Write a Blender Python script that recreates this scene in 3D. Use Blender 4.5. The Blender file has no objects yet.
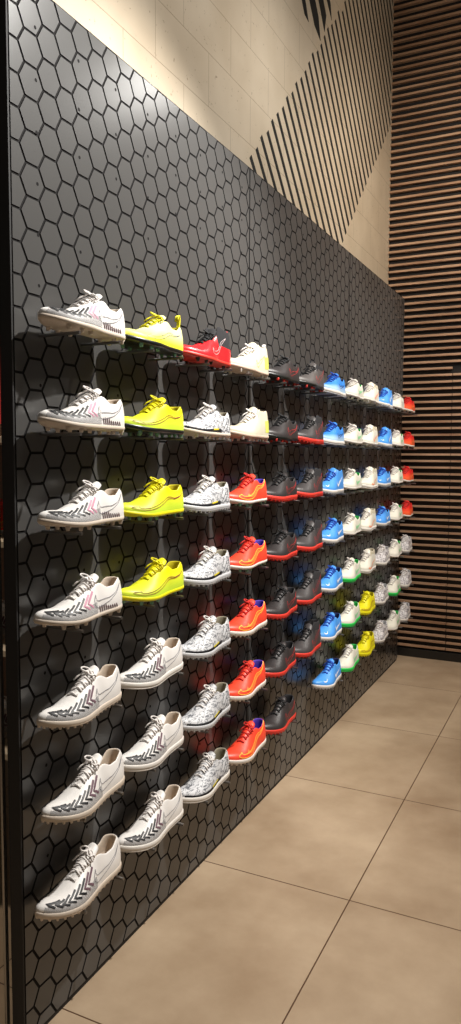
import bpy, bmesh, math, random
from mathutils import Vector, Matrix
random.seed(7)
SC = bpy.context.scene
COL = SC.collection
PI = math.pi

# ------------------------------------------------------------------ camera
cd = bpy.data.cameras.new('camera'); cam = bpy.data.objects.new('camera', cd); COL.objects.link(cam)
cd.sensor_fit = 'VERTICAL'; cd.sensor_height = 36; cd.lens = 740.74 * 36 / 1024
cd.clip_start = .02
_F = Vector((-.4349, .8973, -.0758)); _R = Vector((.8997, .4364, .0041)); _U = Vector((-.0368, .0664, .9971))
_F.normalize(); _R = (_R - _F * _R.dot(_F)).normalized(); _U = _R.cross(_F)
M = Matrix((( _R.x, _U.x, -_F.x, 1.1487), (_R.y, _U.y, -_F.y, 0), (_R.z, _U.z, -_F.z, 1.398), (0, 0, 0, 1)))
cam.matrix_world = M
SC.camera = cam

# ------------------------------------------------------------------ world, lights, exposure
SC.view_settings.view_transform = 'Standard'; SC.view_settings.look = 'None'
SC.view_settings.exposure = 0.0; SC.view_settings.gamma = 1; SC.view_settings.use_curve_mapping = False
w = bpy.data.worlds.new('store_ambient'); SC.world = w; w.use_nodes = True
w.node_tree.nodes['Background'].inputs[0].default_value = (1, .90, .78, 1)
w.node_tree.nodes['Background'].inputs[1].default_value = .10

def spot(loc, target, power, color, size=75, blend=.6, radius=.03):
    l = bpy.data.lights.new('display_or_fill_spot', 'SPOT'); o = bpy.data.objects.new('display_or_fill_spot', l); COL.objects.link(o)  # shared by the display lamp row and the added fill spots
    l.energy = power; l.color = color; l.spot_size = math.radians(size); l.spot_blend = blend; l.shadow_soft_size = radius
    o.location = loc; o.rotation_euler = (Vector(target) - Vector(loc)).to_track_quat('-Z', 'Y').to_euler()
    return o
NEUT = (1, .97, .92); WARM = (1, .89, .75)
spot((1.20, 2.15, 3.30), (0, 1.75, 1.20), 390, NEUT, 84, .8, .025)
spot((1.20, 3.04, 3.40), (0, 2.80, 1.10), 110, NEUT, 60, 1, .03)
spot((1.20, 3.75, 3.30), (0, 3.75, 1.05), 125, NEUT, 62, 1, .03)
spot((1.20, 4.55, 3.30), (0, 4.55, 1.00), 120, NEUT, 62, 1, .03)
spot((1.90, 2.40, 3.60), (1.2, 2.3, 0), 105, WARM, 110, 1, .08)  # added fill without a known fitting, brightens the floor tiles
spot((1.30, 3.30, 3.70), (0.5, 5.1, 1.7), 165, WARM, 120, 1, .08)  # added warm fill aimed at the slatted back wall
spot((0.95, 3.90, 3.75), (.0, 4.6, 3.7), 13, WARM, 150, 1, .10)  # invented fill to lift the far upper wall and top slats
spot((0.75, 3.00, 3.10), (-.15, 3.1, 2.55), 30, NEUT, 160, 1, .10)  # made-up wash brightening the concrete above the middle board
spot((0.75, 1.60, 3.20), (-.15, 1.7, 2.55), 22, NEUT, 160, 1, .10)  # second made-up wash, for the near end of the concrete
spot((-.70, 1.30, 3.20), (-.6, 1.7, 0.6), 110, WARM, 100, 1, .08)  # fill added behind the board to brighten the strip past its edge

# ------------------------------------------------------------------ helpers
def srgb(r, g, b):
    f = lambda c: (c / 255 / 12.92) if c / 255 <= .04045 else ((c / 255 + .055) / 1.055) ** 2.4
    return (f(r), f(g), f(b), 1)

def mat(name, color, rough=.5, spec=.5, metal=0, bump=0, bscale=200, var=0, vscale=20, coat=0):
    m = bpy.data.materials.new(name); m.use_nodes = True
    nt = m.node_tree; b = nt.nodes['Principled BSDF']
    b.inputs['Base Color'].default_value = color; b.inputs['Roughness'].default_value = rough
    b.inputs['Metallic'].default_value = metal; b.inputs['Specular IOR Level'].default_value = spec
    b.inputs['Coat Weight'].default_value = coat
    tc = nt.nodes.new('ShaderNodeTexCoord')
    if var:
        n = nt.nodes.new('ShaderNodeTexNoise'); n.inputs['Scale'].default_value = vscale; n.inputs['Detail'].default_value = 4
        nt.links.new(tc.outputs['Object'], n.inputs['Vector'])
        mx = nt.nodes.new('ShaderNodeMix'); mx.data_type = 'RGBA'
        mx.inputs[6].default_value = tuple(c * (1 - var) for c in color[:3]) + (1,)
        mx.inputs[7].default_value = tuple(min(1, c * (1 + var)) for c in color[:3]) + (1,)
        nt.links.new(n.outputs[0], mx.inputs[0]); nt.links.new(mx.outputs[2], b.inputs['Base Color'])
    if bump:
        n = nt.nodes.new('ShaderNodeTexNoise'); n.inputs['Scale'].default_value = bscale; n.inputs['Detail'].default_value = 3
        nt.links.new(tc.outputs['Object'], n.inputs['Vector'])
        bp = nt.nodes.new('ShaderNodeBump'); bp.inputs['Strength'].default_value = bump; bp.inputs['Distance'].default_value = .002
        nt.links.new(n.outputs[0], bp.inputs['Height']); nt.links.new(bp.outputs[0], b.inputs['Normal'])
    return m

def link_mesh(name, me, mats, parent=None, smooth=False):
    o = bpy.data.objects.new(name, me); COL.objects.link(o)
    for m in (mats if isinstance(mats, (list, tuple)) else [mats]): me.materials.append(m)
    if smooth:
        me.polygons.foreach_set('use_smooth', [True] * len(me.polygons))
    if parent: o.parent = parent
    return o

def mesh_from(name, V, F, mats, parent=None, smooth=False, fm=None):
    me = bpy.data.meshes.new(name); me.from_pydata([tuple(v) for v in V], [], F); me.update()
    if fm: me.polygons.foreach_set('material_index', fm)
    return link_mesh(name, me, mats, parent, smooth)

def box(V, F, x0, x1, y0, y1, z0, z1):
    n = len(V)
    V += [(x0, y0, z0), (x1, y0, z0), (x1, y1, z0), (x0, y1, z0), (x0, y0, z1), (x1, y0, z1), (x1, y1, z1), (x0, y1, z1)]
    F += [(n, n+3, n+2, n+1), (n+4, n+5, n+6, n+7), (n, n+1, n+5, n+4), (n+1, n+2, n+6, n+5), (n+2, n+3, n+7, n+6), (n+3, n, n+4, n+7)]

def bev(o, w, seg=2):
    m = o.modifiers.new('bevel', 'BEVEL'); m.width = w; m.segments = seg; m.limit_method = 'ANGLE'
    return o

def tube(V, F, pts, r, n=6, closed=False):
    pts = [Vector(p) for p in pts]; base = len(V); N = len(pts); up = Vector((.13, .31, .94))
    for i, p in enumerate(pts):
        t = (pts[min(i+1, N-1)] - pts[max(i-1, 0)])
        if t.length < 1e-9: t = Vector((0, 0, 1))
        t.normalize()
        a = t.cross(up)
        if a.length < .05: a = t.cross(Vector((1, 0, 0)))
        a.normalize(); b = t.cross(a)
        for k in range(n):
            an = 2 * PI * k / n; V.append(tuple(p + a * math.cos(an) * r + b * math.sin(an) * r))
    for i in range(N-1):
        for k in range(n):
            F.append((base + i*n + k, base + i*n + (k+1) % n, base + (i+1)*n + (k+1) % n, base + (i+1)*n + k))
    F.append(tuple(base + k for k in range(n))[::-1]); F.append(tuple(base + (N-1)*n + k for k in range(n)))

def lathe(V, F, cx, cy, prof, n=10):     # prof: list of (r, z)
    base = len(V)
    for r, z in prof:
        for k in range(n):
            a = 2 * PI * k / n; V.append((cx + r * math.cos(a), cy + r * math.sin(a), z))
    for i in range(len(prof) - 1):
        for k in range(n):
            F.append((base + i*n + k, base + i*n + (k+1) % n, base + (i+1)*n + (k+1) % n, base + (i+1)*n + k))
    F.append(tuple(base + k for k in range(n))[::-1]); F.append(tuple(base + (len(prof)-1)*n + k for k in range(n)))

def tag(o, label=None, cat=None, group=None, kind=None):
    if label: o['label'] = label
    if cat: o['category'] = cat
    if group: o['group'] = group
    if kind: o['kind'] = kind
    return o

def empty(name, loc=(0, 0, 0), rz=0):
    o = bpy.data.objects.new(name, None); COL.objects.link(o); o.location = loc; o.rotation_euler = (0, 0, rz)
    o.empty_display_size = .02
    return o

def copy_tree(o, parent=None):
    c = o.copy(); COL.objects.link(c)
    if parent: c.parent = parent
    for ch in list(o.children):
        d = ch.copy(); COL.objects.link(d); d.parent = c
        for g in list(ch.children):
            e = g.copy(); COL.objects.link(e); e.parent = d
    return c

# ------------------------------------------------------------------ dimensions of the place
YN, PW, H = 1.2723, 1.2459, 2.4397
YF, YW, XC = 1.2723 + 3 * 1.2459, 5.160, -.1495
TT, TX0, TY0 = .7657, .5148, 2.1802

# ------------------------------------------------------------------ floor
def floor_mat():
    m = mat('beige_porcelain_tile', srgb(168, 142, 112), .42)
    nt = m.node_tree; b = nt.nodes['Principled BSDF']; L = nt.links
    geo = nt.nodes.new('ShaderNodeNewGeometry')
    mp = nt.nodes.new('ShaderNodeMapping'); mp.inputs['Location'].default_value = (-TX0, -TY0, 0)
    L.new(geo.outputs['Position'], mp.inputs['Vector'])
    br = nt.nodes.new('ShaderNodeTexBrick'); br.offset = 0; br.squash = 1
    br.inputs['Scale'].default_value = 1; br.inputs['Brick Width'].default_value = TT; br.inputs['Row Height'].default_value = TT
    br.inputs['Mortar Size'].default_value = .0022; br.inputs['Mortar Smooth'].default_value = .2
    br.inputs['Color1'].default_value = (.44, .44, .44, 1); br.inputs['Color2'].default_value = (.56, .56, .56, 1)
    L.new(mp.outputs[0], br.inputs['Vector'])
    n1 = nt.nodes.new('ShaderNodeTexNoise'); n1.inputs['Scale'].default_value = 2.2; n1.inputs['Detail'].default_value = 7; n1.inputs['Roughness'].default_value = .6
    L.new(geo.outputs['Position'], n1.inputs['Vector'])
    cr = nt.nodes.new('ShaderNodeValToRGB'); e = cr.color_ramp.elements
    e[0].position = .33; e[0].color = srgb(148, 125, 100); e[1].position = .68; e[1].color = srgb(182, 160, 134)
    L.new(n1.outputs[0], cr.inputs[0])
    m2 = nt.nodes.new('ShaderNodeMix'); m2.data_type = 'RGBA'; m2.blend_type = 'SOFT_LIGHT'; m2.inputs[0].default_value = .8
    L.new(cr.outputs[0], m2.inputs[6]); L.new(br.outputs['Color'], m2.inputs[7])
    m3 = nt.nodes.new('ShaderNodeMix'); m3.data_type = 'RGBA'; m3.inputs[7].default_value = srgb(82, 58, 38)
    L.new(br.outputs['Fac'], m3.inputs[0]); L.new(m2.outputs[2], m3.inputs[6]); L.new(m3.outputs[2], b.inputs['Base Color'])
    n2 = nt.nodes.new('ShaderNodeTexNoise'); n2.inputs['Scale'].default_value = 9; n2.inputs['Detail'].default_value = 5
    L.new(geo.outputs['Position'], n2.inputs['Vector'])
    rr = nt.nodes.new('ShaderNodeMapRange'); rr.inputs[3].default_value = .32; rr.inputs[4].default_value = .52
    L.new(n2.outputs[0], rr.inputs[0]); L.new(rr.outputs[0], b.inputs['Roughness'])
    bp = nt.nodes.new('ShaderNodeBump'); bp.inputs['Strength'].default_value = .6; bp.inputs['Distance'].default_value = .0015; bp.invert = True
    L.new(br.outputs['Fac'], bp.inputs['Height']); L.new(bp.outputs[0], b.inputs['Normal'])
    return m
V, F = [], []; box(V, F, -3, 4, -2.5, YW + .3, -.1, 0)
tag(mesh_from('floor', V, F, floor_mat()), kind='structure')
V, F = [], []; box(V, F, -3, 4, -2.5, YW + .3, 4.7, 4.8)
tag(mesh_from('ceiling', V, F, mat('black_ceiling_paint', (.02, .018, .016, 1), .9, bump=.2, bscale=60)), kind='structure')

# ------------------------------------------------------------------ concrete block wall above and behind the display
def concrete_mat():
    m = mat('painted_concrete_block', srgb(205, 184, 152), .8)
    nt = m.node_tree; b = nt.nodes['Principled BSDF']; L = nt.links
    geo = nt.nodes.new('ShaderNodeNewGeometry')
    sp = nt.nodes.new('ShaderNodeSeparateXYZ'); cb = nt.nodes.new('ShaderNodeCombineXYZ')
    L.new(geo.outputs['Position'], sp.inputs[0]); L.new(sp.outputs['Y'], cb.inputs['X']); L.new(sp.outputs['Z'], cb.inputs['Y'])
    mp = nt.nodes.new('ShaderNodeMapping'); mp.inputs['Location'].default_value = (-2.115, -2.6635 + .1875, 0)
    L.new(cb.outputs[0], mp.inputs['Vector'])
    br = nt.nodes.new('ShaderNodeTexBrick'); br.offset = .5
    br.inputs['Scale'].default_value = 1; br.inputs['Brick Width'].default_value = .3665; br.inputs['Row Height'].default_value = .1875
    br.inputs['Mortar Size'].default_value = .0016; br.inputs['Mortar Smooth'].default_value = .5
    L.new(mp.outputs[0], br.inputs['Vector'])
    n1 = nt.nodes.new('ShaderNodeTexNoise'); n1.inputs['Scale'].default_value = 70; n1.inputs['Detail'].default_value = 4
    L.new(geo.outputs['Position'], n1.inputs['Vector'])
    n3 = nt.nodes.new('ShaderNodeTexNoise'); n3.inputs['Scale'].default_value = 3; n3.inputs['Detail'].default_value = 3
    L.new(geo.outputs['Position'], n3.inputs['Vector'])
    # pits: sparse dark specks
    mr = nt.nodes.new('ShaderNodeMapRange'); mr.inputs[1].default_value = .67; mr.inputs[2].default_value = .74
    L.new(n1.outputs[0], mr.inputs[0])
    cr = nt.nodes.new('ShaderNodeValToRGB'); e = cr.color_ramp.elements
    e[0].position = .3; e[0].color = srgb(198, 180, 154); e[1].position = .7; e[1].color = srgb(216, 200, 176)
    L.new(n3.outputs[0], cr.inputs[0])
    ad = nt.nodes.new('ShaderNodeMath'); ad.operation = 'MAXIMUM'
    ml = nt.nodes.new('ShaderNodeMath'); ml.operation = 'MULTIPLY'; ml.inputs[1].default_value = .55
    ml2 = nt.nodes.new('ShaderNodeMath'); ml2.operation = 'MULTIPLY'; ml2.inputs[1].default_value = .6
    L.new(br.outputs['Fac'], ml.inputs[0]); L.new(mr.outputs[0], ml2.inputs[0])
    L.new(ml.outputs[0], ad.inputs[0]); L.new(ml2.outputs[0], ad.inputs[1])
    mx = nt.nodes.new('ShaderNodeMix'); mx.data_type = 'RGBA'; mx.inputs[7].default_value = srgb(112, 88, 60)
    L.new(ad.outputs[0], mx.inputs[0]); L.new(cr.outputs[0], mx.inputs[6]); L.new(mx.outputs[2], b.inputs['Base Color'])
    bp = nt.nodes.new('ShaderNodeBump'); bp.inputs['Strength'].default_value = .4; bp.inputs['Distance'].default_value = .003; bp.invert = True
    L.new(ad.outputs[0], bp.inputs['Height']); L.new(bp.outputs[0], b.inputs['Normal'])
    return m
V, F = [], []
box(V, F, XC - .15, XC, 1.25, YW, 2.30, 4.7)
box(V, F, XC - .15, XC, 1.95, YW, 0, 2.30)
wl = tag(mesh_from('wall_left', V, F, concrete_mat()), kind='structure')

# painted mural stripes on the wall, all at 45 degrees
def clip(poly, f):              # keep the side where f(p) >= 0
    out = []
    for i in range(len(poly)):
        a, b = poly[i], poly[(i+1) % len(poly)]; fa, fb = f(a), f(b)
        if fa >= 0: out.append(a)
        if (fa >= 0) != (fb >= 0):
            t = fa / (fa - fb); out.append((a[0] + (b[0]-a[0]) * t, a[1] + (b[1]-a[1]) * t))
    return out
def prism(V, F, poly, x0, x1):     # poly in (y, z), extruded along x
    if len(poly) < 3: return
    n = len(V); k = len(poly)
    V += [(x1, a, b) for a, b in poly] + [(x0, a, b) for a, b in poly]
    F.append(tuple(range(n, n+k))); F.append(tuple(range(n+2*k-1, n+k-1, -1)))
    for i in range(k):
        j = (i+1) % k; F.append((n+i, n+k+i, n+k+j, n+j))
V, F = [], []
for k in range(46):
    s = 5.471 + .1128 * k; hw = .0185
    a = [(0, s - hw), (0, s + hw), (s + hw, 0), (s - hw, 0)]   # strip y+z = s
    jit = random.uniform(-.02, .02)
    a = clip(a, lambda p: (-.225 + jit) - (p[1] - p[0]))       # upper left limit
    a = clip(a, lambda p: (p[1] - p[0]) + 1.505 - jit * .4)    # lower right limit
    a = clip(a, lambda p: p[1] - 2.3); a = clip(a, lambda p: 4.69 - p[1]); a = clip(a, lambda p: YW - .035 - p[0])
    prism(V, F, a, XC - .002, XC + .0012)
for pts in ([(3.517, 3.478), (3.475, 3.545), (3.2, 3.86), (3.1, 3.9), (3.46, 3.485)],
            [(3.692, 3.476), (3.655, 3.575), (3.35, 3.88), (3.24, 3.87), (3.60, 3.505)],
            [(3.750, 3.548), (3.775, 3.64), (3.45, 3.97), (3.36, 3.95), (3.685, 3.62)],
            [(3.86, 3.66), (3.84, 3.73), (3.55, 4.03), (3.47, 4.02), (3.75, 3.74)]):
    prism(V, F, pts, XC - .002, XC + .0012)
tag(mesh_from('painted_stripes', V, F, mat('black_wall_paint', (.012, .011, .010, 1), .7, bump=.3, bscale=90), wl), label='black diagonal stripes painted on the beige wall')

# ------------------------------------------------------------------ slatted back wall with its hidden door
def wood_mat():
    m = mat('slat_wood', srgb(170, 118, 80), .55)
    nt = m.node_tree; b = nt.nodes['Principled BSDF']; L = nt.links
    geo = nt.nodes.new('ShaderNodeNewGeometry')
    mp = nt.nodes.new('ShaderNodeMapping'); mp.inputs['Scale'].default_value = (1.6, 20, 22.52)
    L.new(geo.outputs['Position'], mp.inputs['Vector'])
    n = nt.nodes.new('ShaderNodeTexNoise'); n.inputs['Scale'].default_value = 1.5; n.inputs['Detail'].default_value = 5
    L.new(mp.outputs[0], n.inputs['Vector'])
    cr = nt.nodes.new('ShaderNodeValToRGB'); e = cr.color_ramp.elements
    e[0].position = .32; e[0].color = srgb(158, 118, 90); e[1].position = .65; e[1].color = srgb(206, 170, 140)
    L.new(n.outputs[0], cr.inputs[0]); L.new(cr.outputs[0], b.inputs['Base Color'])
    return m
WOOD = wood_mat(); BLACK = mat('black_backing', (.008, .007, .007, 1), .7, bump=.1, bscale=80)
SX0, SX1 = XC, 3.2
DX, DZ = .299, 2.008
SP, SZ0, SHH = .0444, .0797, .0070
def slat_rows(V, F, fm, x0, x1, lo, hi):
    k = 0
    while SZ0 + k * SP < hi:
        z = SZ0 + k * SP
        if z > lo:
            n = len(F); box(V, F, x0, x1, YW - .024, YW + .001, z - SHH, z + SHH); fm += [0] * (len(F) - n)
        k += 1
V, F, fm = [], [], []
box(V, F, SX0 - 2.9, SX1, YW, YW + .1, 0, 4.7); fm += [1] * 6
slat_rows(V, F, fm, SX0, DX - .003, 0, DZ); slat_rows(V, F, fm, SX0, SX1, DZ, 4.69)
tag(mesh_from('wall_back', V, F, [WOOD, BLACK], fm=fm), kind='structure')
V, F, fm = [], [], []
box(V, F, DX + .003, DX + .95, YW - .004, YW + .02, .062, DZ - .012); fm += [1] * 6
slat_rows(V, F, fm, DX + .003, DX + .95, 0, DZ - .02)
tag(mesh_from('door_1', V, F, [WOOD, BLACK], fm=fm), kind='structure')
V, F, fm = [], [], []
slat_rows(V, F, fm, DX + .956, SX1, 0, DZ)
tag(mesh_from('trim_1', V, F, [WOOD], fm=fm), kind='structure')
V, F = [], []; box(V, F, SX0, SX1, YW - .024, YW, 0, .058)
tag(bev(mesh_from('baseboard_back', V, F, mat('black_baseboard', (.014, .013, .012, 1), .35)), .003), kind='structure')

# ------------------------------------------------------------------ the three hexagon panels
def panel_mats():
    a = mat('dark_grey_satin_panel', srgb(75, 74, 73), .28, .5, bump=.05, bscale=350)
    b = mat('black_groove', (.010, .009, .009, 1), .8, .15)
    return [a, b]
PM = panel_mats()
CP, HP = .0623, .0713                      # column pitch and hexagon height
HS = .0411                                 # hexagon side
def hex_panel(i):
    y0, y1 = YN + i * PW, YN + (i+1) * PW
    g = .0012
    V, F, fm = [], [], []
    box(V, F, -.030, -.0022, y0 + g, y1 - g, .012, H); fm += [1] * 6
    lo, hi, bt, tp = y0 + g + (.003), y1 - g - (.0005), .014, H - .002
    n0 = int((y0 - 1.3455) / CP) - 2
    for c in range(n0, n0 + 25):
        cy = 1.3455 + CP * c
        if cy < y0 - .05 or cy > y1 + .05: continue
        off = 1.9017 - HP / 2 + (HP / 2 if c % 2 else 0)
        for r in range(-30, 12):
            cz = off + HP * r
            if cz < -.05 or cz > H + .05: continue
            def ring(sc):
                q = [(cy + HS * sc * math.cos(k * PI / 3), cz + HS * sc * math.sin(k * PI / 3)) for k in range(6)]
                m_ = (1 - sc) * HS
                for f in (lambda p: p[0] - lo - m_ * .5, lambda p: hi - m_ * .5 - p[0], lambda p: p[1] - bt - m_ * .5, lambda p: tp - m_ * .5 - p[1]):
                    q = clip(q, f)
                    if len(q) < 3: return None
                return q
            o_, i_ = ring(.950), ring(.915)
            if not o_ or not i_ : continue
            if len(o_) != len(i_): o_ = i_
            n = len(V); k = len(i_)
            V += [(0, a, b) for a, b in i_] + [(-.0022, a, b) for a, b in o_]
            F.append(tuple(range(n, n+k))); fm.append(0)
            for j in range(k):
                F.append((n + j, n + k + j, n + k + (j+1) % k, n + (j+1) % k)); fm.append(1)
    # drilled peg holes with dark rims
    for r in range(-3, 20):
        z = 1.6706 + .11275 * (r - 0) if False else 1.6706 + .11275 * (8 - r) 
        if z < .05 or z > H - .04: continue
        for c in range(8):
            y = 1.3617 + .155725 * (c + 8 * i)
            n = len(V)
            V += [(.0004, y + .0042 * math.cos(k * PI / 5), z + .0042 * math.sin(k * PI / 5)) for k in range(10)]
            F.append(tuple(range(n, n+10))); fm.append(1)
    names = ['near', 'middle', 'far']
    root = empty('hexagon_display_board', (0, 0, 0))
    mesh_from('panel_face', V, F, PM, root, fm=fm)
    V, F = [], []
    if i == 0: box(V, F, -.034, .0006, y0 - .0035, y0 + .0012, 0, H + .001)
    box(V, F, -.034, -.004, y0 + g, y1 - g, 0, .0118)
    mesh_from('edge_trim', V, F, BLACK, root)
    tag(root, ['dark grey hexagon-patterned display board nearest the camera, with the exposed black edge',
               'dark grey hexagon-patterned display board in the middle of the three',
               'dark grey hexagon-patterned display board farthest away, touching the slatted wall'][i], 'display board', 'hexagon display boards')
for i in range(3): hex_panel(i)

# ------------------------------------------------------------------ shoe geometry (toe towards -Y, outer side +X)
L0 = .292
OUT_L = [(0, 0), (.018, .017), (.07, .028), (.16, .033), (.28, .0345), (.40, .037), (.52, .043), (.64, .0485), (.73, .047), (.83, .038), (.91, .024), (.97, .006)]
OUT_M = [(1.0, -.013), (.975, -.026), (.91, -.036), (.82, -.042), (.70, -.042), (.58, -.034), (.46, -.028), (.34, -.028), (.2, -.031), (.1, -.030), (.04, -.023), (.01, -.011)]
def cr_closed(P, n):
    N = len(P); pts = []
    for i in range(N):
        p0, p1, p2, p3 = [Vector(P[(i + k - 1) % N]) for k in range(4)]
        for j in range(n):
            t = j / n
            pts.append(.5 * ((2*p1) + (p2-p0)*t + (2*p0-5*p1+4*p2-p3)*t*t + (3*p1-p0-3*p2+p3)*t*t*t))
    return pts
_den = cr_closed([(s * L0, x, 0) for s, x in OUT_L + OUT_M], 24)
def resample(P, N):
    L = [0]
    for i in range(len(P)): L.append(L[-1] + (P[(i+1) % len(P)] - P[i]).length)
    T = L[-1]; out = []; j = 0
    for k in range(N):
        d = T * k / N
        while L[j+1] < d: j += 1
        t = (d - L[j]) / max(1e-9, L[j+1] - L[j]); out.append(P[j].lerp(P[(j+1) % len(P)], t))
    return out
NO = 72
OUTL = resample(_den, NO)
_imax = max(range(len(_den)), key=lambda i: _den[i][0])
LATD = _den[:_imax + 1]
MEDD = [_den[0]] + _den[_imax:][::-1]
def side_x(D, s):
    for i in range(len(D) - 1):
        a, b = D[i][0], D[i+1][0]
        if (a <= s <= b) or (b <= s <= a):
            return D[i][1] + (D[i+1][1] - D[i][1]) * ((s - a) / (b - a) if abs(b - a) > 1e-9 else 0)
    return D[-1][1]
SMIN, SMAX = .15 * L0, .82 * L0
def interp(T, x):
    if x <= T[0][0]: return T[0][1]
    for (a, b), (c, d) in zip(T, T[1:]):
        if x <= c:
            t = (x - a) / (c - a); return b + (d - b) * (t * t * (3 - 2 * t) * .4 + t * .6)
    return T[-1][1]
def smooth(a, b, x):
    t = max(0, min(1, (x - a) / (b - a))); return t * t * (3 - 2 * t)
def spring(s):
    u = s / L0
    return .013 * max(0, (u - .68) / .32) ** 2 + .003 * max(0, (.08 - u) / .08) ** 2
HC = {'low': [(0, .066), (.05, .066), (.16, .052), (.26, .052), (.36, .066), (.42, .074), (.5, .078)],
      'mid': [(0, .088), (.08, .088), (.2, .082), (.3, .084), (.38, .092), (.44, .094), (.5, .092)],
      'knit': [(0, .096), (.08, .096), (.2, .097), (.3, .101), (.38, .105), (.44, .101), (.5, .095)]}
HT = [(.36, .079), (.44, .0750), (.52, .0645), (.60, .0530), (.68, .0415), (.76, .0315), (.82, .0260), (1, .0225)]
class Shape:
    def __init__(s, collar, hs):
        s.collar = collar; s.hs = hs; s.thr = (.35, .45) if collar == 'low' else (.36, .44)
    def prof(self, q, a):
        """outline point q (s, x), height parameter a 0..1 -> (s, x, z); 0 bottom, 1 centre line"""
        s_, x_ = q[0], q[1]
        u = max(SMIN, min(SMAX, s_)); xc = (side_x(LATD, u) + side_x(MEDD, u)) / 2
        d = math.hypot(u - s_, xc - x_); dn = max(d, 1e-6)
        w_ = smooth(self.thr[0] * L0, self.thr[1] * L0, u)
        # front profile
        an = a * PI / 2
        sq = interp([(.5, 1.0), (.7, .88), (.85, .85), (1, .80)], s_ / L0)
        f1 = 1 - math.cos(an) ** (1.15); z1 = interp(HT, u / L0) * math.sin(an) ** (sq)
        if s_ > SMAX: f1 = 1 - math.cos(an) ** .95
        # ankle profile
        hc = interp(HC[self.collar], s_ / L0)
        if a < .56:
            t = a / .56; off = -.0015 * math.sin(t * PI) + .0085 * t ** 1.6 * (1.0 if s_ > .05 * L0 else .8); z2 = hc * t
        elif a < .68:
            t = (a - .56) / .12; an2 = t * PI; off = .0085 + .0028 * (1 - math.cos(an2)); z2 = hc + .0030 * math.sin(an2)
        elif a < .9:
            t = (a - .68) / .22; off = .0141 - .0035 * t; z2 = hc + (-hc + .012) * t
        else:
            t = (a - .9) / .1; off = .0106 + (dn - .0106) * t; z2 = .012
        f2 = min(1, off / dn)
        f = f2 + (f1 - f2) * w_; z = z2 + (z1 - z2) * w_
        return Vector((s_ + (u - s_) * f, x_ + (xc - x_) * f, self.hs + z)), w_
    def P(self, q, a, lift=0):
        v, _ = self.prof(q, a)
        p = Vector((v[1], -v[0], v[2] + spring(v[0])))
        if lift:
            e = .01
            va = self.P(q, min(.999, a + e)) - self.P(q, max(0, a - e))
            s0 = max(.004, q[0] - .003); s1 = min(L0 * .985, q[0] + .003)
            D = LATD if q[1] >= (side_x(LATD, q[0]) + side_x(MEDD, q[0])) / 2 else MEDD
            vs = self.P((s1, side_x(D, s1)), a) - self.P((s0, side_x(D, s0)), a)
            n = va.cross(vs)
            if n.length < 1e-9: n = Vector((0, 0, 1))
            n.normalize()
            c = Vector((0, -max(SMIN, min(SMAX, q[0])), .02))
            if n.dot(p - c) < 0: n = -n
            p = p + n * lift
        return p
    def lat(self, s, a, lift=.0009, side='l'):
        s = max(.004, min(.984, s)) * L0
        return self.P((s, side_x(LATD if side == 'l' else MEDD, s)), a, lift)
LEV = [0, .05, .11, .18, .25, .32, .39, .46, .52, .56, .59, .62, .65, .68, .74, .82, .90, .95, 1.0]

def ribbon(V, F, sh, path, w, lift=.0009, side='l', taper=False, n=None):
    """path of (s, a) with sub-sampling, drawn as a narrow band lying on the upper"""
    pts = []
    for (a, b), (c, d) in zip(path, path[1:]):
        k = max(2, int(math.hypot((c - a) * 3, d - b) * 14))
        for j in range(k): pts.append((a + (c-a) * j / k, b + (d-b) * j / k))
    pts.append(path[-1])
    Q = [sh.lat(a, b, lift, side) for a, b in pts]; base = len(V); N = len(Q)
    for i in range(N):
        t = (Q[min(i+1, N-1)] - Q[max(i-1, 0)])
        if t.length < 1e-9: t = Vector((0, 1, 0))
        t.normalize()
        a, b = pts[i]
        nn = sh.lat(a, b, lift + .004, side) - Q[i]; nn.normalize()
        sd = t.cross(nn).normalized() * w * .5 * (1 if not taper else (1 - .85 * abs(2 * i / (N-1) - 1)))
        V.append(tuple(Q[i] - sd)); V.append(tuple(Q[i] + nn * .0004)); V.append(tuple(Q[i] + sd))
    for i in range(N - 1):
        k = base + 3 * i
        F.append((k, k+1, k+4, k+3)); F.append((k+1, k+2, k+5, k+4))

def patch(V, F, sh, s0, s1, a0, a1, lift=.0006, side='l', ns=26, na=7):
    base = len(V)
    for i in range(ns + 1):
        s = s0 + (s1 - s0) * i / ns
        for j in range(na + 1):
            A0 = a0(s) if callable(a0) else a0; A1 = a1(s) if callable(a1) else a1
            V.append(tuple(sh.lat(s, A0 + (A1 - A0) * j / na, lift, side)))
    for i in range(ns):
        for j in range(na):
            k = base + i * (na+1) + j; F.append((k, k+1, k+na+2, k+na+1))

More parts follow.
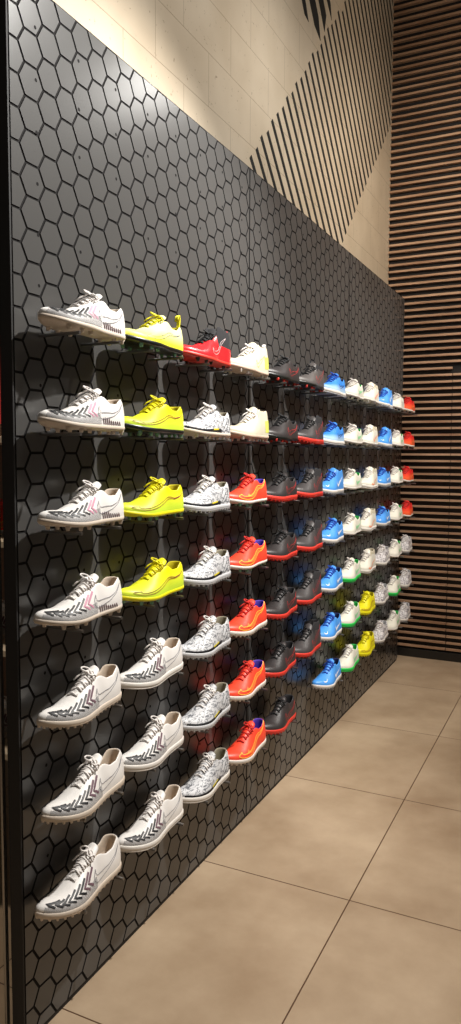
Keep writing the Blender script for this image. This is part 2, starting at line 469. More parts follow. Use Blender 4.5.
SW_O = [(.10, .80), (.02, .56), (0, .30), (.04, .10), (.13, .0), (.26, .03), (.42, .17), (.60, .40), (.80, .70), (1, 1)]
SW_I = [(.10, .80), (.085, .60), (.10, .44), (.16, .35), (.25, .34), (.36, .40), (.48, .49), (.66, .65), (.84, .84), (1, 1)]
def swoosh_pt(p, box_):
    s0, s1, a0, a1 = box_      # s0 front, s1 tail
    return (s0 + (s1 - s0) * p[0], a0 + (a1 - a0) * p[1])
def swoosh(V, F, sh, box_, fill, w=.0018, side='l', lift=.0014):
    O = [swoosh_pt(p, box_) for p in SW_O]; I = [swoosh_pt(p, box_) for p in SW_I]
    if fill:
        base = len(V); m = 3; R = []
        def dens(P):
            out = []
            for a, b in zip(P, P[1:]):
                for j in range(3): out.append((a[0] + (b[0]-a[0]) * j / 3, a[1] + (b[1]-a[1]) * j / 3))
            return out + [P[-1]]
        O, I = dens(O), dens(I)
        for o_, i_ in zip(O, I):
            for j in range(m + 1):
                t = j / m; V.append(tuple(sh.lat(o_[0] + (i_[0]-o_[0]) * t, o_[1] + (i_[1]-o_[1]) * t, lift, side)))
        for i in range(len(O) - 1):
            for j in range(m):
                k = base + i * (m+1) + j; F.append((k, k+1, k+m+2, k+m+1))
    else:
        ribbon(V, F, sh, O, w, lift, side); ribbon(V, F, sh, I, w, lift, side)

_mc = {}
def cmat(key, color, **k):
    if key not in _mc: _mc[key] = mat(key, color, **k)
    return _mc[key]
def scribble_mat(name, base, line, scale=42, thr=.10, dist=3.0):
    m = mat(name, base, .5, bump=.15, bscale=500)
    nt = m.node_tree; b = nt.nodes['Principled BSDF']; L = nt.links
    tc = nt.nodes.new('ShaderNodeTexCoord'); mp = nt.nodes.new('ShaderNodeMapping')
    mp.inputs['Scale'].default_value = (.7, .30, 1.0); mp.inputs['Rotation'].default_value = (-.7, 0, 0)
    L.new(tc.outputs['Object'], mp.inputs[0])
    n = nt.nodes.new('ShaderNodeTexNoise'); n.inputs['Scale'].default_value = scale; n.inputs['Detail'].default_value = 2; n.inputs['Distortion'].default_value = dist * .3
    L.new(mp.outputs[0], n.inputs['Vector'])
    a = nt.nodes.new('ShaderNodeMath'); a.operation = 'SUBTRACT'; a.inputs[1].default_value = .5
    c = nt.nodes.new('ShaderNodeMath'); c.operation = 'ABSOLUTE'; L.new(n.outputs[0], a.inputs[0]); L.new(a.outputs[0], c.inputs[0])
    r = nt.nodes.new('ShaderNodeMapRange'); r.inputs[1].default_value = thr * .12; r.inputs[2].default_value = thr * .3
    r.inputs[3].default_value = 1; r.inputs[4].default_value = 0
    L.new(c.outputs[0], r.inputs[0])
    x = nt.nodes.new('ShaderNodeMix'); x.data_type = 'RGBA'; x.inputs[6].default_value = base; x.inputs[7].default_value = line
    L.new(r.outputs[0], x.inputs[0]); L.new(x.outputs[2], b.inputs['Base Color'])
    return m
def weave_mat(name, a_, b_, scale=260):
    m = mat(name, a_, .55)
    nt = m.node_tree; b = nt.nodes['Principled BSDF']; L = nt.links
    tc = nt.nodes.new('ShaderNodeTexCoord')
    n = nt.nodes.new('ShaderNodeTexWave'); n.inputs['Scale'].default_value = scale; n.inputs['Distortion'].default_value = 2.5
    n.bands_direction = 'DIAGONAL'; L.new(tc.outputs['Object'], n.inputs['Vector'])
    x = nt.nodes.new('ShaderNodeMix'); x.data_type = 'RGBA'; x.inputs[6].default_value = a_; x.inputs[7].default_value = b_
    L.new(n.outputs[0], x.inputs[0]); L.new(x.outputs[2], b.inputs['Base Color'])
    return m
def fade_mat(name, low, high, z0, z1, axis='Z'):
    m = mat(name, high, .45, bump=.15, bscale=500)
    nt = m.node_tree; b = nt.nodes['Principled BSDF']; L = nt.links
    tc = nt.nodes.new('ShaderNodeTexCoord'); sp = nt.nodes.new('ShaderNodeSeparateXYZ'); L.new(tc.outputs['Object'], sp.inputs[0])
    r = nt.nodes.new('ShaderNodeMapRange'); r.inputs[1].default_value = z0; r.inputs[2].default_value = z1
    L.new(sp.outputs[axis], r.inputs[0])
    x = nt.nodes.new('ShaderNodeMix'); x.data_type = 'RGBA'; x.inputs[6].default_value = low; x.inputs[7].default_value = high
    L.new(r.outputs[0], x.inputs[0]); L.new(x.outputs[2], b.inputs['Base Color'])
    return m

WHITE = cmat('white_synthetic_upper', srgb(232, 228, 224), rough=.42, bump=.12, bscale=500)
def make_shoe(name, k):
    ty = k['type']                                   # 'fg' studs, 'tf' turf nubs, 'ic' flat
    hs = {'fg': .020, 'tf': .0185, 'ic': .0175}[ty]
    collar = k.get('collar', 'low')
    sh = Shape(collar, hs)
    root = empty(name)
    # --- upper + lining
    V = []; W = []
    for q in OUTL:
        for a in LEV:
            p, w_ = sh.prof((q[0], q[1]), a)
            V.append((p[1], -p[0], p[2] + spring(p[0]))); W.append(w_)
    nl = len(LEV); parts = {'upper': [], 'lining': [], 'knit_collar': []}
    for i in range(NO):
        i2 = (i+1) % NO
        for j in range(nl - 1):
            f = (i*nl + j, i2*nl + j, i2*nl + j+1, i*nl + j+1)
            w_ = (W[f[0]] + W[f[1]]) / 2
            key = 'upper'
            if w_ < .55 and LEV[j] >= .62: key = 'lining'
            elif collar in ('mid', 'knit') and w_ < .75 and LEV[j] >= ((.25 if 'tongue' in k else .39) if collar == 'knit' else .46): key = 'knit_collar'
            parts[key].append(f)
    for key, fs in parts.items():
        if not fs: continue
        ids = sorted({v for f in fs for v in f}); mp = {v: n for n, v in enumerate(ids)}
        m_ = k['upper'] if key == 'upper' else k['lining'] if key == 'lining' else k.get('knit', k['lining'])
        o = mesh_from(key, [V[v] for v in ids], [tuple(mp[v] for v in f) for f in fs], m_, root, True)
        if key == 'upper': upper = o
        if key in ('upper', 'knit_collar'):
            bm = bmesh.new(); bm.from_mesh(o.data); bmesh.ops.remove_doubles(bm, verts=bm.verts, dist=1e-5); bm.to_mesh(o.data); bm.free()
            o.data.polygons.foreach_set('use_smooth', [True] * len(o.data.polygons))
    # --- sole
    def sole_ring(grow, z):
        R = []
        for i, q in enumerate(OUTL):
            a, b = OUTL[i-1], OUTL[(i+1) % NO]; t = (b - a); n = Vector((t[1], -t[0])).normalized()
            c = Vector((.5 * L0, 0))
            if n.dot(Vector((q[0], q[1])) - c) < 0 and abs(q[1]) > .012: n = -n
            if q[0] < .05 * L0 and n[0] > 0: n = -n
            if q[0] > .95 * L0 and n[0] < 0: n = -n
            s, x = q[0] + n[0] * grow, q[1] + n[1] * grow
            R.append((x, -s, z + spring(max(0, min(L0, s)))))
        return R
    def ringstack(levels):
        V, F = [], []
        for g, z in levels: V += sole_ring(g, z)
        for l in range(len(levels) - 1):
            for i in range(NO):
                j = (i+1) % NO; F.append((l*NO + i, l*NO + j, (l+1)*NO + j, (l+1)*NO + i))
        # caps as fans to a spine
        for l, flip in ((0, True), (len(levels) - 1, False)):
            z = levels[l][1]; c = len(V)
            for i in range(NO):
                s = max(SMIN, min(SMAX, OUTL[i][0])); V.append(((side_x(LATD, s) + side_x(MEDD, s)) / 2, -s, z + spring(s)))
            for i in range(NO):
                j = (i+1) % NO; f = (l*NO + i, l*NO + j, c + j, c + i); F.append(f[::-1] if flip else f)
        return V, F
    if ty == 'fg':
        V, F = ringstack([(-.010, .0085), (-.002, .010), (.0010, .0135), (.0008, .0205), (-.003, .022)])
        plate = mesh_from('sole_plate', V, F, k['sole'], root, True)
        sm = None
        st = [(.07, .019), (.07, -.019), (.20, .021), (.20, -.020), (.60, .035), (.60, -.022), (.72, .037), (.72, -.030), (.84, .027), (.84, -.030)]
        for s, x in st:
            z0 = spring(s * L0)
            if sm is None:
                Vs, Fs = [], []
                lathe(Vs, Fs, 0, 0, [(.0038, .0), (.0046, .0012), (.0052, .006), (.0075, .0105)], 9)
                so = mesh_from('stud', Vs, Fs, k['out'], plate, True); sm = so
            else:
                so = sm.copy(); COL.objects.link(so); so.parent = plate
            so.location = (x, -s * L0, z0)
    elif ty == 'tf':
        V, F = ringstack([(-.004, .0065), (.0014, .0075), (.0024, .011), (.0020, .0165), (.0005, .0195), (-.003, .020)])
        mesh_from('midsole', V, F, k['sole'], root, True)
        V, F = ringstack([(-.005, .0048), (.0012, .0052), (.0018, .0080), (-.004, .0085)])
        cnt = 34; P_ = resample([Vector((a[0], a[1], 0)) for a in OUTL], cnt)
        for q in P_:
            u = max(SMIN, min(SMAX, q[0])); xc = (side_x(LATD, u) + side_x(MEDD, u)) / 2
            for f_ in (.07, .45):
                s, x = q[0] + (u - q[0]) * f_, q[1] + (xc - q[1]) * f_
                z0 = spring(s); lathe(V, F, x, -s, [(.0030, z0), (.0040, z0 + .0055)], 6)
        mesh_from('outsole', V, F, k['out'], root, False)
    else:
        V, F = ringstack([(-.004, .003), (.0018, .0045), (.0028, .009), (.0024, .0145), (.0006, .0185), (-.003, .019)])
        mesh_from('midsole', V, F, k['sole'], root, True)
        V, F = ringstack([(-.006, 0), (.001, .0005), (.0016, .0035), (-.004, .004)])
        mesh_from('outsole', V, F, k['out'], root, True)
    # --- tongue
    V, F = [], []
    if collar == 'low':
        prof = [(.66, .0435, .010), (.60, .0540, .013), (.54, .0640, .015), (.48, .0720, .017), (.43, .0775, .018), (.39, .0820, .018), (.36, .0865, .017), (.342, .0890, .013)]
    else:
        prof = [(.66, .0435, .010), (.60, .0540, .013), (.54, .0640, .015), (.48, .0735, .017), (.44, .0840, .019), (.41, .0920, .020), (.385, .0975, .0195), (.37, .1000, .016)]
    nx = 6
    for layer in (0, 1):
        for s, z, hw in prof:
            xc = (side_x(LATD, s * L0) + side_x(MEDD, s * L0)) / 2
            for j in range(nx + 1):
                t = 2 * j / nx - 1
                V.append((xc + hw * t, -s * L0 - (.0035 * layer if s < .4 else 0), hs + z + spring(s * L0) + .0015 - .010 * t * t * (1 if s > .42 else .7) - (.004 * layer)))
    m_ = len(prof); off = m_ * (nx + 1)
    for i in range(m_ - 1):
        for j in range(nx):
            a = i * (nx+1) + j; F.append((a, a+1, a+nx+2, a+nx+1)); a += off; F.append((a, a+nx+1, a+nx+2, a+1))
    for j in range(nx): a = (m_-1) * (nx+1) + j; F.append((a, a+1, a+1+off, a+off)); F.append((j, j+off, j+1+off, j+1))
    for i in range(m_ - 1):
        a = i * (nx+1); F.append((a, a+nx+1, a+nx+1+off, a+off)); a += nx; F.append((a, a+off, a+off+nx+1, a+nx+1))
    mesh_from('tongue', V, F, k.get('tongue', k['upper']), root, True)
    # --- laces
    V, F = [], []
    S = [.665, .612, .559, .506, .455]
    def topz(s, x):
        z = interp([(.36, .0835)] + [(a, b) for a, b in HT if a > .4], s); 
        xc = (side_x(LATD, s * L0) + side_x(MEDD, s * L0)) / 2
        return hs + z + spring(s * L0) + .0026 - 10.5 * (x - xc) ** 2 * (1 + (s - .4)) * 1.3
    for i, s in enumerate(S):
        w_ = .0135 + .006 * (S[0] - s) / .2
        xc = (side_x(LATD, s * L0) + side_x(MEDD, s * L0)) / 2
        for sg in (1, -1):
            s2 = s - .030 * 1 if i else s - .012
            P_ = []
            for j in range(9):
                t = j / 8; x = xc + sg * w_ * (1 - 2 * t); ss = s + (s2 - s) * t
                P_.append((x, -ss * L0, topz(ss, x) + (.0018 if sg > 0 else 0) * math.sin(t * PI)))
            tube(V, F, P_, .0023, 5)
    s = .425; xc = (side_x(LATD, s * L0) + side_x(MEDD, s * L0)) / 2; zt = topz(s, xc) + .002
    base = Vector((xc, -s * L0, zt))
    if collar == 'low' or True:
        for sg, l, lift_ in ((1, .022, .004), (-1, .019, .009)):
            P_ = []
            for j in range(15):
                t = j / 14 * 2 * PI
                P_.append(base + Vector((sg * l * .5 * (1 - math.cos(t)) * .8, .010 * math.sin(t) - .010 * (1 - math.cos(t)) * .5,
                                         lift_ * .5 * (1 - math.cos(t)) * (1 if sg < 0 else -1.6) + .003 * math.sin(t / 2))))
            tube(V, F, P_, .0022, 5)
            P_ = [base + Vector((sg * .006 * j, -.006 * j + .002 * sg * j, .003 - .0022 * j * j * .5 + (.001 if j == 1 else 0))) for j in range(5)]
            tube(V, F, P_, .0022, 5)
        tube(V, F, [base + Vector((-.005, .001, .001)), base + Vector((0, 0, .003)), base + Vector((.005, -.001, .001))], .0032, 6)
    mesh_from('laces', V, F, k['lace'], root, True)
    # --- heel pull tab
    if k.get('tab'):
        V, F = [], []; hz = hs + .088
        for sg in (-1, 1):
            pass
        P_ = [Vector((0, -.004, hz - .03)), Vector((0, .002, hz - .01)), Vector((0, .005, hz + .008)), Vector((0, .002, hz + .018)), Vector((0, -.005, hz + .014)), Vector((0, -.009, hz))]
        for dx in (-.0035, 0, .0035): tube(V, F, [p + Vector((dx, 0, 0)) for p in P_], .0026, 6)
        mesh_from('pull_tab', V, F, k['tab'], root, True)
    # --- markings on the side
    for (pname, pm, fn) in k.get('marks', []):
        for side in 'lm':
            V, F = [], []; fn(V, F, sh, side)
            mesh_from(pname, V, F, pm, upper, True)
    return root

# marking functions
def sw(box_, fill, w=.0018): return lambda V, F, sh, sd: swoosh(V, F, sh, box_, fill, w, side=sd)
BIGSW = (.50, .07, .12, .50)
def chevrons(rng, w=.0042):
    def f(V, F, sh, sd):
        for k in rng:
            s = .585 + k * .057; ap = .36 + .01 * k; top = .62 + .03 * k
            ribbon(V, F, sh, [(s - .105, ap + .20), (s, ap), (s - .058, ap - .17)], w, .0013, sd)
    return f
def lines(specs, w):
    def f(V, F, sh, sd):
        for pth in specs: ribbon(V, F, sh, pth, w, .0011, sd)
    return f
def pat(s0, s1, a0, a1, lift=.0006):
    return lambda V, F, sh, sd: patch(V, F, sh, s0, s1, a0, a1, lift, sd)

LWHITE = cmat('white_lace', srgb(226, 220, 216), rough=.7)
CREAMIN = cmat('cream_lining_fabric', srgb(206, 190, 172), rough=.85, bump=.3, bscale=700)
GREYLINE = cmat('grey_logo_outline', srgb(120, 120, 128), rough=.5)
BLK = cmat('black_print', srgb(26, 26, 30), rough=.5)
DGREY = cmat('dark_grey_print', srgb(96, 94, 98), rough=.5)
PINK = cmat('mauve_print', srgb(196, 140, 160), rough=.5)
MAUVE = cmat('dusky_print', srgb(112, 86, 96), rough=.5)
BEIGE = cmat('bone_sole_rubber', srgb(206, 192, 176), rough=.55)
OFFW = cmat('white_sole_rubber', srgb(224, 218, 210), rough=.5)
KNITG = weave_mat('black_and_white_knit', srgb(225, 222, 220), srgb(70, 70, 74), 210)
wmarks = lambda pinks, chk, hs_: [
    ('forefoot_knit', KNITG, pat(.46, .982, .02, lambda s: .27)),
    ('toe_chevrons', BLK, chevrons(range(2, 8), .0052)), ('side_chevron', PINK if pinks else MAUVE, chevrons([0, 1], .0056)),
    ('side_logo', GREYLINE, sw(BIGSW, False, .0014))]
STRM = cmat('maroon_stripe_print', srgb(88, 60, 66), rough=.5)
def heel_stripes(V, F, sh, sd):
    for i in range(9):
        s = .16 + .032 * i; ribbon(V, F, sh, [(s, .02), (s + .015, .11 + .04 * (1 if i > 4 else .4))], .0042, .001, sd)

YEL = fade_mat('yellow_lime_upper', srgb(206, 232, 60), srgb(238, 226, 10), .03, .075)
YELW = fade_mat('pale_yellow_upper', srgb(236, 234, 60), srgb(236, 236, 176), .028, .06)
YELP = cmat('plain_yellow_upper', srgb(232, 222, 20), rough=.45, bump=.12, bscale=500)
YLACE = cmat('yellow_lace', srgb(226, 216, 8), rough=.6)
YLIN = cmat('yellow_lining', srgb(196, 184, 10), rough=.8)
BPL = cmat('black_sole_plate', srgb(24, 26, 24), rough=.35)
GSTUD = cmat('mint_stud', srgb(120, 170, 140), rough=.4)
WINE = cmat('wine_red_outline', srgb(150, 60, 50), rough=.5)
GUP = scribble_mat('light_grey_scribbled_upper', srgb(206, 206, 208), srgb(104, 106, 112), 95, .16)
GUP2 = scribble_mat('far_grey_scribbled_upper', srgb(212, 208, 208), srgb(140, 134, 138), 60, .22)
GSOLE = cmat('pale_grey_sole', srgb(198, 198, 200), rough=.5)
YDASH = cmat('yellow_dash_print', srgb(226, 206, 40), rough=.5)
GLIN = cmat('khaki_grey_lining', srgb(150, 142, 122), rough=.85, bump=.3, bscale=700)
ORG = cmat('bright_crimson_upper', srgb(246, 74, 50), rough=.42, bump=.12, bscale=500, var=.06, vscale=30)
ORGL = cmat('yellow_orange_outline', srgb(255, 186, 70), rough=.5)
ORGF = cmat('orange_print', srgb(255, 128, 64), rough=.5)
PURP = cmat('purple_lining', srgb(84, 56, 170), rough=.75)
RLACE = cmat('red_lace', srgb(206, 42, 34), rough=.65)
DG = cmat('charcoal_upper', srgb(50, 46, 46), rough=.42, bump=.15, bscale=500)
DG2 = cmat('grey_charcoal_upper', srgb(88, 83, 81), rough=.42, bump=.15, bscale=500)
DG3 = cmat('dark_charcoal_upper', srgb(64, 60, 60), rough=.45, bump=.15, bscale=500)
BLACE = cmat('black_lace', srgb(18, 18, 20), rough=.7)
BKN = cmat('black_knit', srgb(34, 33, 36), rough=.85, bump=.3, bscale=700)
REDS = cmat('red_sole_rubber', srgb(214, 58, 46), rough=.45)
REDL = cmat('red_outline', srgb(196, 50, 50), rough=.5)
BLU = cmat('sky_blue_upper', srgb(76, 152, 232), rough=.42, bump=.12, bscale=500, var=.08, vscale=30)
BLU2 = fade_mat('blue_to_pale_upper', srgb(176, 208, 238), srgb(58, 140, 230), .026, .05)
NAVY = cmat('navy_lining', srgb(24, 40, 96), rough=.8)
NLACE = cmat('royal_blue_lace', srgb(30, 84, 190), rough=.65)
WPRINT = cmat('white_print', srgb(238, 240, 244), rough=.45)
GRN = cmat('green_lining', srgb(60, 196, 96), rough=.6)
GRS = cmat('green_sole_rubber', srgb(40, 200, 84), rough=.45)
GRL = cmat('pale_green_outline', srgb(150, 214, 160), rough=.5)
WWARM = cmat('warm_white_upper', srgb(226, 222, 208), rough=.42, bump=.12, bscale=500)
CREAM = cmat('cream_upper', srgb(206, 198, 176), rough=.45, bump=.2, bscale=400)
CREAMK = cmat('cream_knit', srgb(196, 187, 164), rough=.8, bump=.3, bscale=600)
LIME = cmat('lime_print', srgb(216, 218, 96), rough=.5)
TANS = cmat('tan_pink_sole', srgb(196, 172, 154), rough=.5)
RED = cmat('glossy_red_upper', srgb(226, 38, 44), rough=.3, bump=.1, bscale=400)
WL = cmat('thin_white_outline', srgb(214, 190, 190), rough=.5)
PEACH = cmat('peach_print', srgb(240, 158, 122), rough=.5)
REDO = fade_mat('red_to_orange_upper', srgb(236, 96, 48), srgb(226, 30, 30), .03, .07)

K = {}
K['white_fg'] = dict(type='fg', upper=WHITE, lining=CREAMIN, lace=LWHITE, sole=BEIGE, out=BEIGE, marks=wmarks(True, 0, 0) + [('arch_stripes', STRM, heel_stripes)])
K['white_tf'] = dict(type='tf', upper=WHITE, lining=CREAMIN, lace=LWHITE, sole=BEIGE, out=BEIGE, marks=wmarks(False, 0, 0))
K['white_ic'] = dict(type='ic', upper=WHITE, lining=CREAMIN, lace=LWHITE, sole=OFFW, out=OFFW, marks=wmarks(False, 0, 0))
ym = [('side_logo', WINE, sw((.93, .10, .14, .42), False, .0015))]
K['yellow_fg'] = dict(type='fg', upper=YEL, lining=YLIN, lace=YLACE, sole=YELP, out=GSTUD, marks=ym)
K['yellow_fg_black'] = dict(type='fg', upper=YEL, lining=YLIN, lace=YLACE, sole=BPL, out=GSTUD, marks=ym)
K['yellow_pale'] = dict(type='fg', upper=YELW, lining=YLIN, lace=YLACE, sole=BPL, out=GSTUD, tab=YLACE, marks=[('side_logo', GREYLINE, sw((.80, .12, .12, .45), False, .0012))])
blackband = [('side_band', BLK, pat(.34, .97, .0, lambda s: .10 + .05 * (s - .34))), ('side_dash', YDASH, lines([[(.42, .095), (.60, .10)]], .0045)),
             ('heel_lines', BLK, lines([[(.10, .42), (.26, .05)], [(.17, .42), (.31, .08)], [(.06, .30), (.16, .03)], [(.25, .45), (.34, .2)]], .0022))]
K['grey_fg'] = dict(type='fg', upper=GUP, lining=GLIN, lace=LWHITE, sole=BEIGE, out=OFFW, marks=blackband)
K['grey_tf'] = dict(type='tf', upper=GUP, lining=GLIN, lace=LWHITE, sole=GSOLE, out=GSOLE, marks=blackband)
K['grey_ic'] = dict(type='ic', upper=GUP, lining=GLIN, lace=LWHITE, sole=OFFW, out=OFFW, marks=blackband)
om = [('side_logo', ORGL, sw((.88, .06, .07, .62), False, .0027)), ('side_flash', ORGF, sw((.74, .2, .16, .48), True))]
K['orange_fg'] = dict(type='fg', upper=ORG, lining=PURP, lace=RLACE, sole=OFFW, out=GSTUD, marks=om)
K['orange_tf'] = dict(type='tf', upper=ORG, lining=PURP, lace=RLACE, sole=OFFW, out=BEIGE, marks=om)
bm_ = [('side_logo', REDL, sw((.56, .08, .08, .48), False, .0013))]
K['black_fg'] = dict(type='fg', upper=DG, lining=BKN, lace=BLACE, sole=BPL, out=REDS, marks=bm_)
K['black_tf'] = dict(type='tf', upper=DG, lining=BKN, lace=BLACE, sole=REDS, out=REDS, marks=bm_)
K['black_mid_fg'] = dict(type='fg', upper=DG2, lining=BKN, knit=BKN, lace=BLACE, sole=BPL, out=REDS, collar='mid', marks=bm_)
K['black_mid_tf'] = dict(type='tf', upper=DG3, lining=BKN, knit=BKN, lace=BLACE, sole=REDS, out=REDS, collar='knit', marks=bm_)
bl = [('side_logo', WPRINT, sw((.52, .16, .12, .42), True)), ('toe_logo', WPRINT, sw((.90, .76, .30, .62), True))]
K['blue_ic'] = dict(type='ic', upper=BLU2, lining=NAVY, lace=NLACE, sole=OFFW, out=GSOLE, marks=[('side_logo', NAVY, sw((.52, .16, .12, .42), False, .002))])
K['blue_tf'] = dict(type='tf', upper=BLU, lining=NAVY, lace=NLACE, sole=OFFW, out=GSOLE, marks=bl)
K['blue_mid'] = dict(type='tf', upper=BLU, lining=NAVY, knit=BLU, lace=NLACE, sole=OFFW, out=GSOLE, collar='mid', marks=bl)
gm = [('side_logo', GRL, sw((.52, .10, .10, .46), True)), ('heel_panel', GRL, pat(.02, .10, .05, .42))]
K['green_fg'] = dict(type='fg', upper=WWARM, lining=GRN, lace=LWHITE, sole=OFFW, out=BPL, marks=gm)
K['green_ic'] = dict(type='ic', upper=WWARM, lining=GRN, lace=LWHITE, sole=GRS, out=GRS, marks=gm)
K['cream_mid'] = dict(type='fg', upper=CREAM, lining=CREAMK, knit=CREAMK, lace=LWHITE, sole=TANS, out=OFFW, collar='mid', tab=LWHITE, marks=[('heel_flash', LIME, pat(.05, .22, .08, .36)), ('side_logo', LIME, sw((.5, .2, .1, .4), False, .0018))])
K['cream_flat'] = dict(type='fg', upper=CREAM, lining=CREAMK, knit=CREAMK, lace=LWHITE, sole=TANS, out=OFFW, collar='mid', marks=[('heel_flash', LIME, pat(.05, .22, .08, .36))])
K['red_knit'] = dict(type='fg', upper=RED, lining=BKN, knit=BKN, lace=BLACE, sole=REDS, out=BPL, collar='knit', tab=REDL, tongue=BKN, marks=[('side_logo', WL, sw((.62, .22, .12, .42), False, .0015))])
K['peach'] = dict(type='fg', upper=WWARM, lining=CREAMK, knit=CREAMK, lace=LWHITE, sole=OFFW, out=OFFW, collar='mid', marks=[('side_logo', PEACH, sw((.60, .10, .06, .36), True))])
K['peach_ic'] = dict(type='ic', upper=WWARM, lining=CREAMK, knit=CREAMK, lace=LWHITE, sole=OFFW, out=OFFW, collar='mid', marks=[('side_logo', PEACH, sw((.75, .15, .03, .30), True))])
K['silver'] = dict(type='tf', upper=GUP2, lining=GSOLE, lace=LWHITE, sole=OFFW, out=GSOLE, marks=[('side_logo', OFFW, sw(BIGSW, True))])
K['plain_white'] = dict(type='fg', upper=WWARM, lining=OFFW, lace=LWHITE, sole=OFFW, out=BPL, marks=[('side_logo', GREYLINE, sw(BIGSW, False, .0014))])
K['redorange'] = dict(type='fg', upper=REDO, lining=REDS, lace=RLACE, sole=OFFW, out=BPL, marks=[('side_logo', ORGF, sw((.6, .1, .1, .5), True))])
K['yellow_far'] = dict(type='tf', upper=YELP, lining=YLIN, lace=YLACE, sole=YELP, out=YELP, marks=[('side_logo', WINE, sw((.93, .10, .14, .42), False, .0015))])

LOOK = {'white_fg': 'white studded football shoe with black chevron toe and mauve chevron', 'white_tf': 'white turf shoe with black chevron toe and nubbed bone sole',
 'white_ic': 'white indoor football shoe with black chevron toe and flat white sole', 'yellow_fg': 'yellow studded football shoe with wine red logo outline',
 'yellow_fg_black': 'yellow football shoe with black sole plate', 'yellow_pale': 'pale yellow football shoe with black sole plate and bright yellow heel',
 'grey_fg': 'light grey scribbled studded football shoe', 'grey_tf': 'light grey scribbled turf shoe with black side band and yellow dash',
 'grey_ic': 'light grey scribbled indoor shoe with black side band and flat white sole', 'orange_fg': 'bright red-orange studded shoe with yellow logo outline and purple collar',
 'orange_tf': 'bright red-orange turf shoe with yellow logo outline and purple collar', 'black_fg': 'charcoal low studded football shoe with red outline',
 'black_tf': 'charcoal low turf shoe with red sole', 'black_mid_fg': 'grey and black studded football shoe with black laces', 'black_mid_tf': 'charcoal turf shoe with black knit collar and red sole',
 'blue_ic': 'sky blue football shoe with pale toe and white sole', 'blue_tf': 'sky blue turf shoe with white logo and white sole', 'blue_mid': 'sky blue mid-collar turf shoe with navy lining',
 'green_fg': 'white football shoe with green collar lining', 'green_ic': 'white indoor shoe with bright green sole and lining', 'cream_mid': 'cream mid-cut football boot with heel pull tab and lime flash',
 'cream_flat': 'cream mid-cut football boot with lime heel flash', 'red_knit': 'glossy red football boot with black knit collar', 'peach': 'white mid-cut football boot with peach logo',
 'peach_ic': 'white mid-cut indoor shoe with peach logo', 'silver': 'silver grey turf shoe with white sole', 'plain_white': 'plain white football shoe', 'redorange': 'red and orange football shoe', 'yellow_far': 'plain yellow turf shoe'}

GRID = [  # rows from the top, columns from the camera
 ['white_fg', 'yellow_pale', 'red_knit', 'cream_mid', 'black_fg', 'black_mid_fg', 'blue_ic', 'green_fg', 'peach', 'blue_mid', 'plain_white', 'redorange'],
 ['white_fg', 'yellow_fg_black', 'grey_fg', 'cream_flat', 'black_fg', 'black_mid_tf', 'blue_ic', 'green_fg', 'peach', 'blue_mid', 'green_fg', 'redorange'],
 ['white_fg', 'yellow_fg', 'grey_tf', 'orange_fg', 'black_tf', 'black_mid_tf', 'blue_mid', 'green_fg', 'peach_ic', 'blue_tf', 'green_fg', 'redorange'],
 ['white_fg', 'yellow_fg', 'grey_tf', 'orange_fg', 'black_tf', 'black_mid_tf', 'blue_tf', 'green_fg', 'peach_ic', 'blue_tf', 'green_fg', 'redorange'],
 ['white_tf', 'white_ic', 'grey_tf', 'orange_tf', 'black_tf', 'black_mid_tf', 'blue_tf', 'green_ic', 'peach_ic', 'silver', 'green_fg', 'silver'],
 ['white_tf', 'white_ic', 'grey_tf', 'orange_tf', 'black_tf', 'black_mid_tf', 'blue_tf', 'green_ic', 'yellow_far', 'silver', 'green_ic', 'silver'],
 ['white_tf', 'white_ic', 'grey_ic', 'orange_tf', 'black_tf', None, 'blue_tf', 'green_ic', 'yellow_far', 'silver', 'green_fg', 'silver']]
ORD = ['first', 'second', 'third', 'fourth', 'fifth', 'sixth', 'seventh', 'eighth', 'ninth', 'tenth', 'eleventh', 'twelfth']
ROWN = ['top', 'second', 'third', 'fourth', 'fifth', 'sixth', 'bottom']
ROWZ = [1.6706 - .2255 * r for r in range(7)]
ROWDY = [.012, .012, 0, -.008, -.015, -.006, -.022]
proto = {}
STEEL = cmat('dull_steel_peg', srgb(128, 126, 124), rough=.35, metal=.9)
pegproto = None
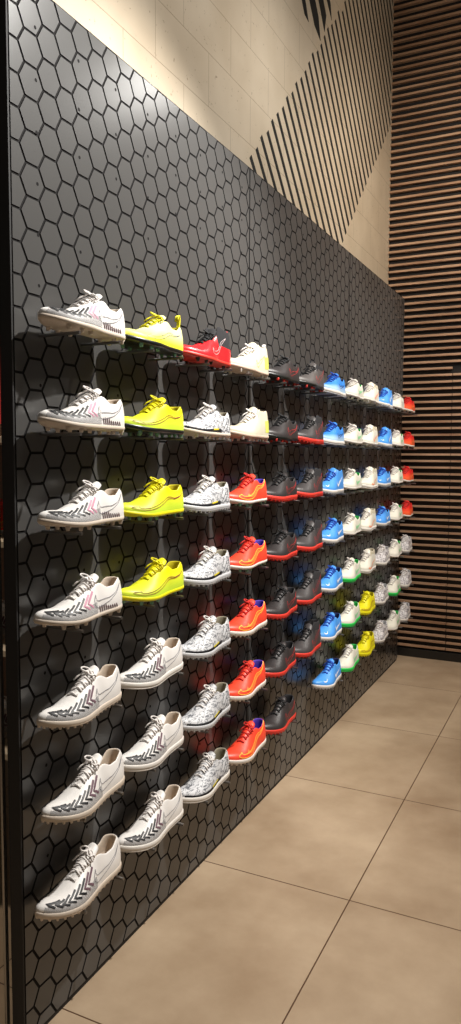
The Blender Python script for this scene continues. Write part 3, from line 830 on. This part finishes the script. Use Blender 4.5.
for r in range(7):
    for c in range(12):
        kind = GRID[r][c]
        if kind is None: continue
        if kind not in proto:
            o = make_shoe('football_shoe', K[kind]); proto[kind] = o
        else: o = copy_tree(proto[kind])
        yh = 1.583 + .31145 * c + random.uniform(-.003, .003) + (ROWDY[r] if c == 0 else -.008 if r > 3 and c == 1 else 0)
        rz = random.uniform(-.02, .02) + (.05 if c == 0 and r in (4, 5) else 0)
        o.location = (.060 + random.uniform(-.001, .002), yh, ROWZ[r] + .0041); o.rotation_euler = (0, 0, rz)
        tag(o, '%s, %s row, %s column from the left' % (LOOK[kind].split(' with ')[0] + (' with ' + LOOK[kind].split(' with ')[1].split(' and ')[0] if ' with ' in LOOK[kind] else ''), ROWN[r], ORD[c]),
            'football shoe', 'football shoes on the hexagon wall')
        for q, wh in ((1, 'heel'), (0, 'toe')):
            yp = 1.3617 + .155725 * (2 * c + q)
            if pegproto is None:
                V, F = [], []; tube(V, F, [(-.0215, 0, 0), (.02, 0, 0), (.06, 0, 0), (.1105, 0, 0), (.112, 0, 0)], .004, 10)
                pg = mesh_from('display_peg', V, F, STEEL); pegproto = pg
            else:
                pg = pegproto.copy(); COL.objects.link(pg)
            pg.location = (.001 + .001, yp, ROWZ[r])
            tag(pg, 'thin steel peg under the %s of the shoe in the %s row, %s column' % (wh, ROWN[r], ORD[c]), 'peg', 'steel pegs holding the shoes')

# ------------------------------------------------------------------ narrow glimpse past the left edge of the panel
V, F = [], []; box(V, F, -.052, -.046, 1.262, 1.274, 0, 2.45)
pst = bev(mesh_from('metal_post', V, F, mat('brushed_metal_post', srgb(150, 146, 140), .3, metal=.9)), .001)
tag(pst, 'narrow metal post beside the near black edge of the display', 'post')
V, F = [], []; box(V, F, -3, XC - .15, 2.6, 2.7, 0, 4.7)
tag(mesh_from('wall_side', V, F, mat('dark_side_wall', (.02, .018, .017, 1), .8, bump=.1)), kind='structure')
rk = empty('shoe_rack', (0, 0, 0))
V, F = [], []
for z in (.52, .83, 1.15, 1.45): box(V, F, -1.15, -.24, 1.62, 1.90, z - .02, z)
bev(mesh_from('shelf', V, F, mat('pale_shelf_board', srgb(200, 184, 160), .5), rk), .002)
V, F = [], []; box(V, F, -1.17, -.22, 1.90, 1.93, .48, 1.9); box(V, F, -1.17, -1.10, 1.62, 1.93, 0, .50); box(V, F, -.27, -.22, 1.62, 1.93, 0, .50)
bev(mesh_from('back_board', V, F, mat('brown_rack_board', srgb(104, 74, 54), .6, bump=.1), rk), .002)
V, F = [], []; box(V, F, -1.15, -.24, 1.885, 1.90, 1.50, 1.88)
bev(mesh_from('red_header', V, F, mat('red_header_board', srgb(176, 40, 34), .5), rk), .002)
tag(rk, 'shoe rack with a red header seen past the left edge of the display', 'rack')
for (z, kd, pl) in ((.52, 'white_tf', 'lowest'), (.83, 'white_tf', 'second lowest'), (1.15, 'orange_tf', 'third lowest')):
    o = copy_tree(proto[kd]); o.location = (-.50, 1.89, z + .0003); o.rotation_euler = (0, 0, 0)
    tag(o, '%s on the %s shelf of the rack behind the left edge' % (LOOK[kd].split(' with ')[0], pl), 'football shoe', 'football shoes on the rack behind')
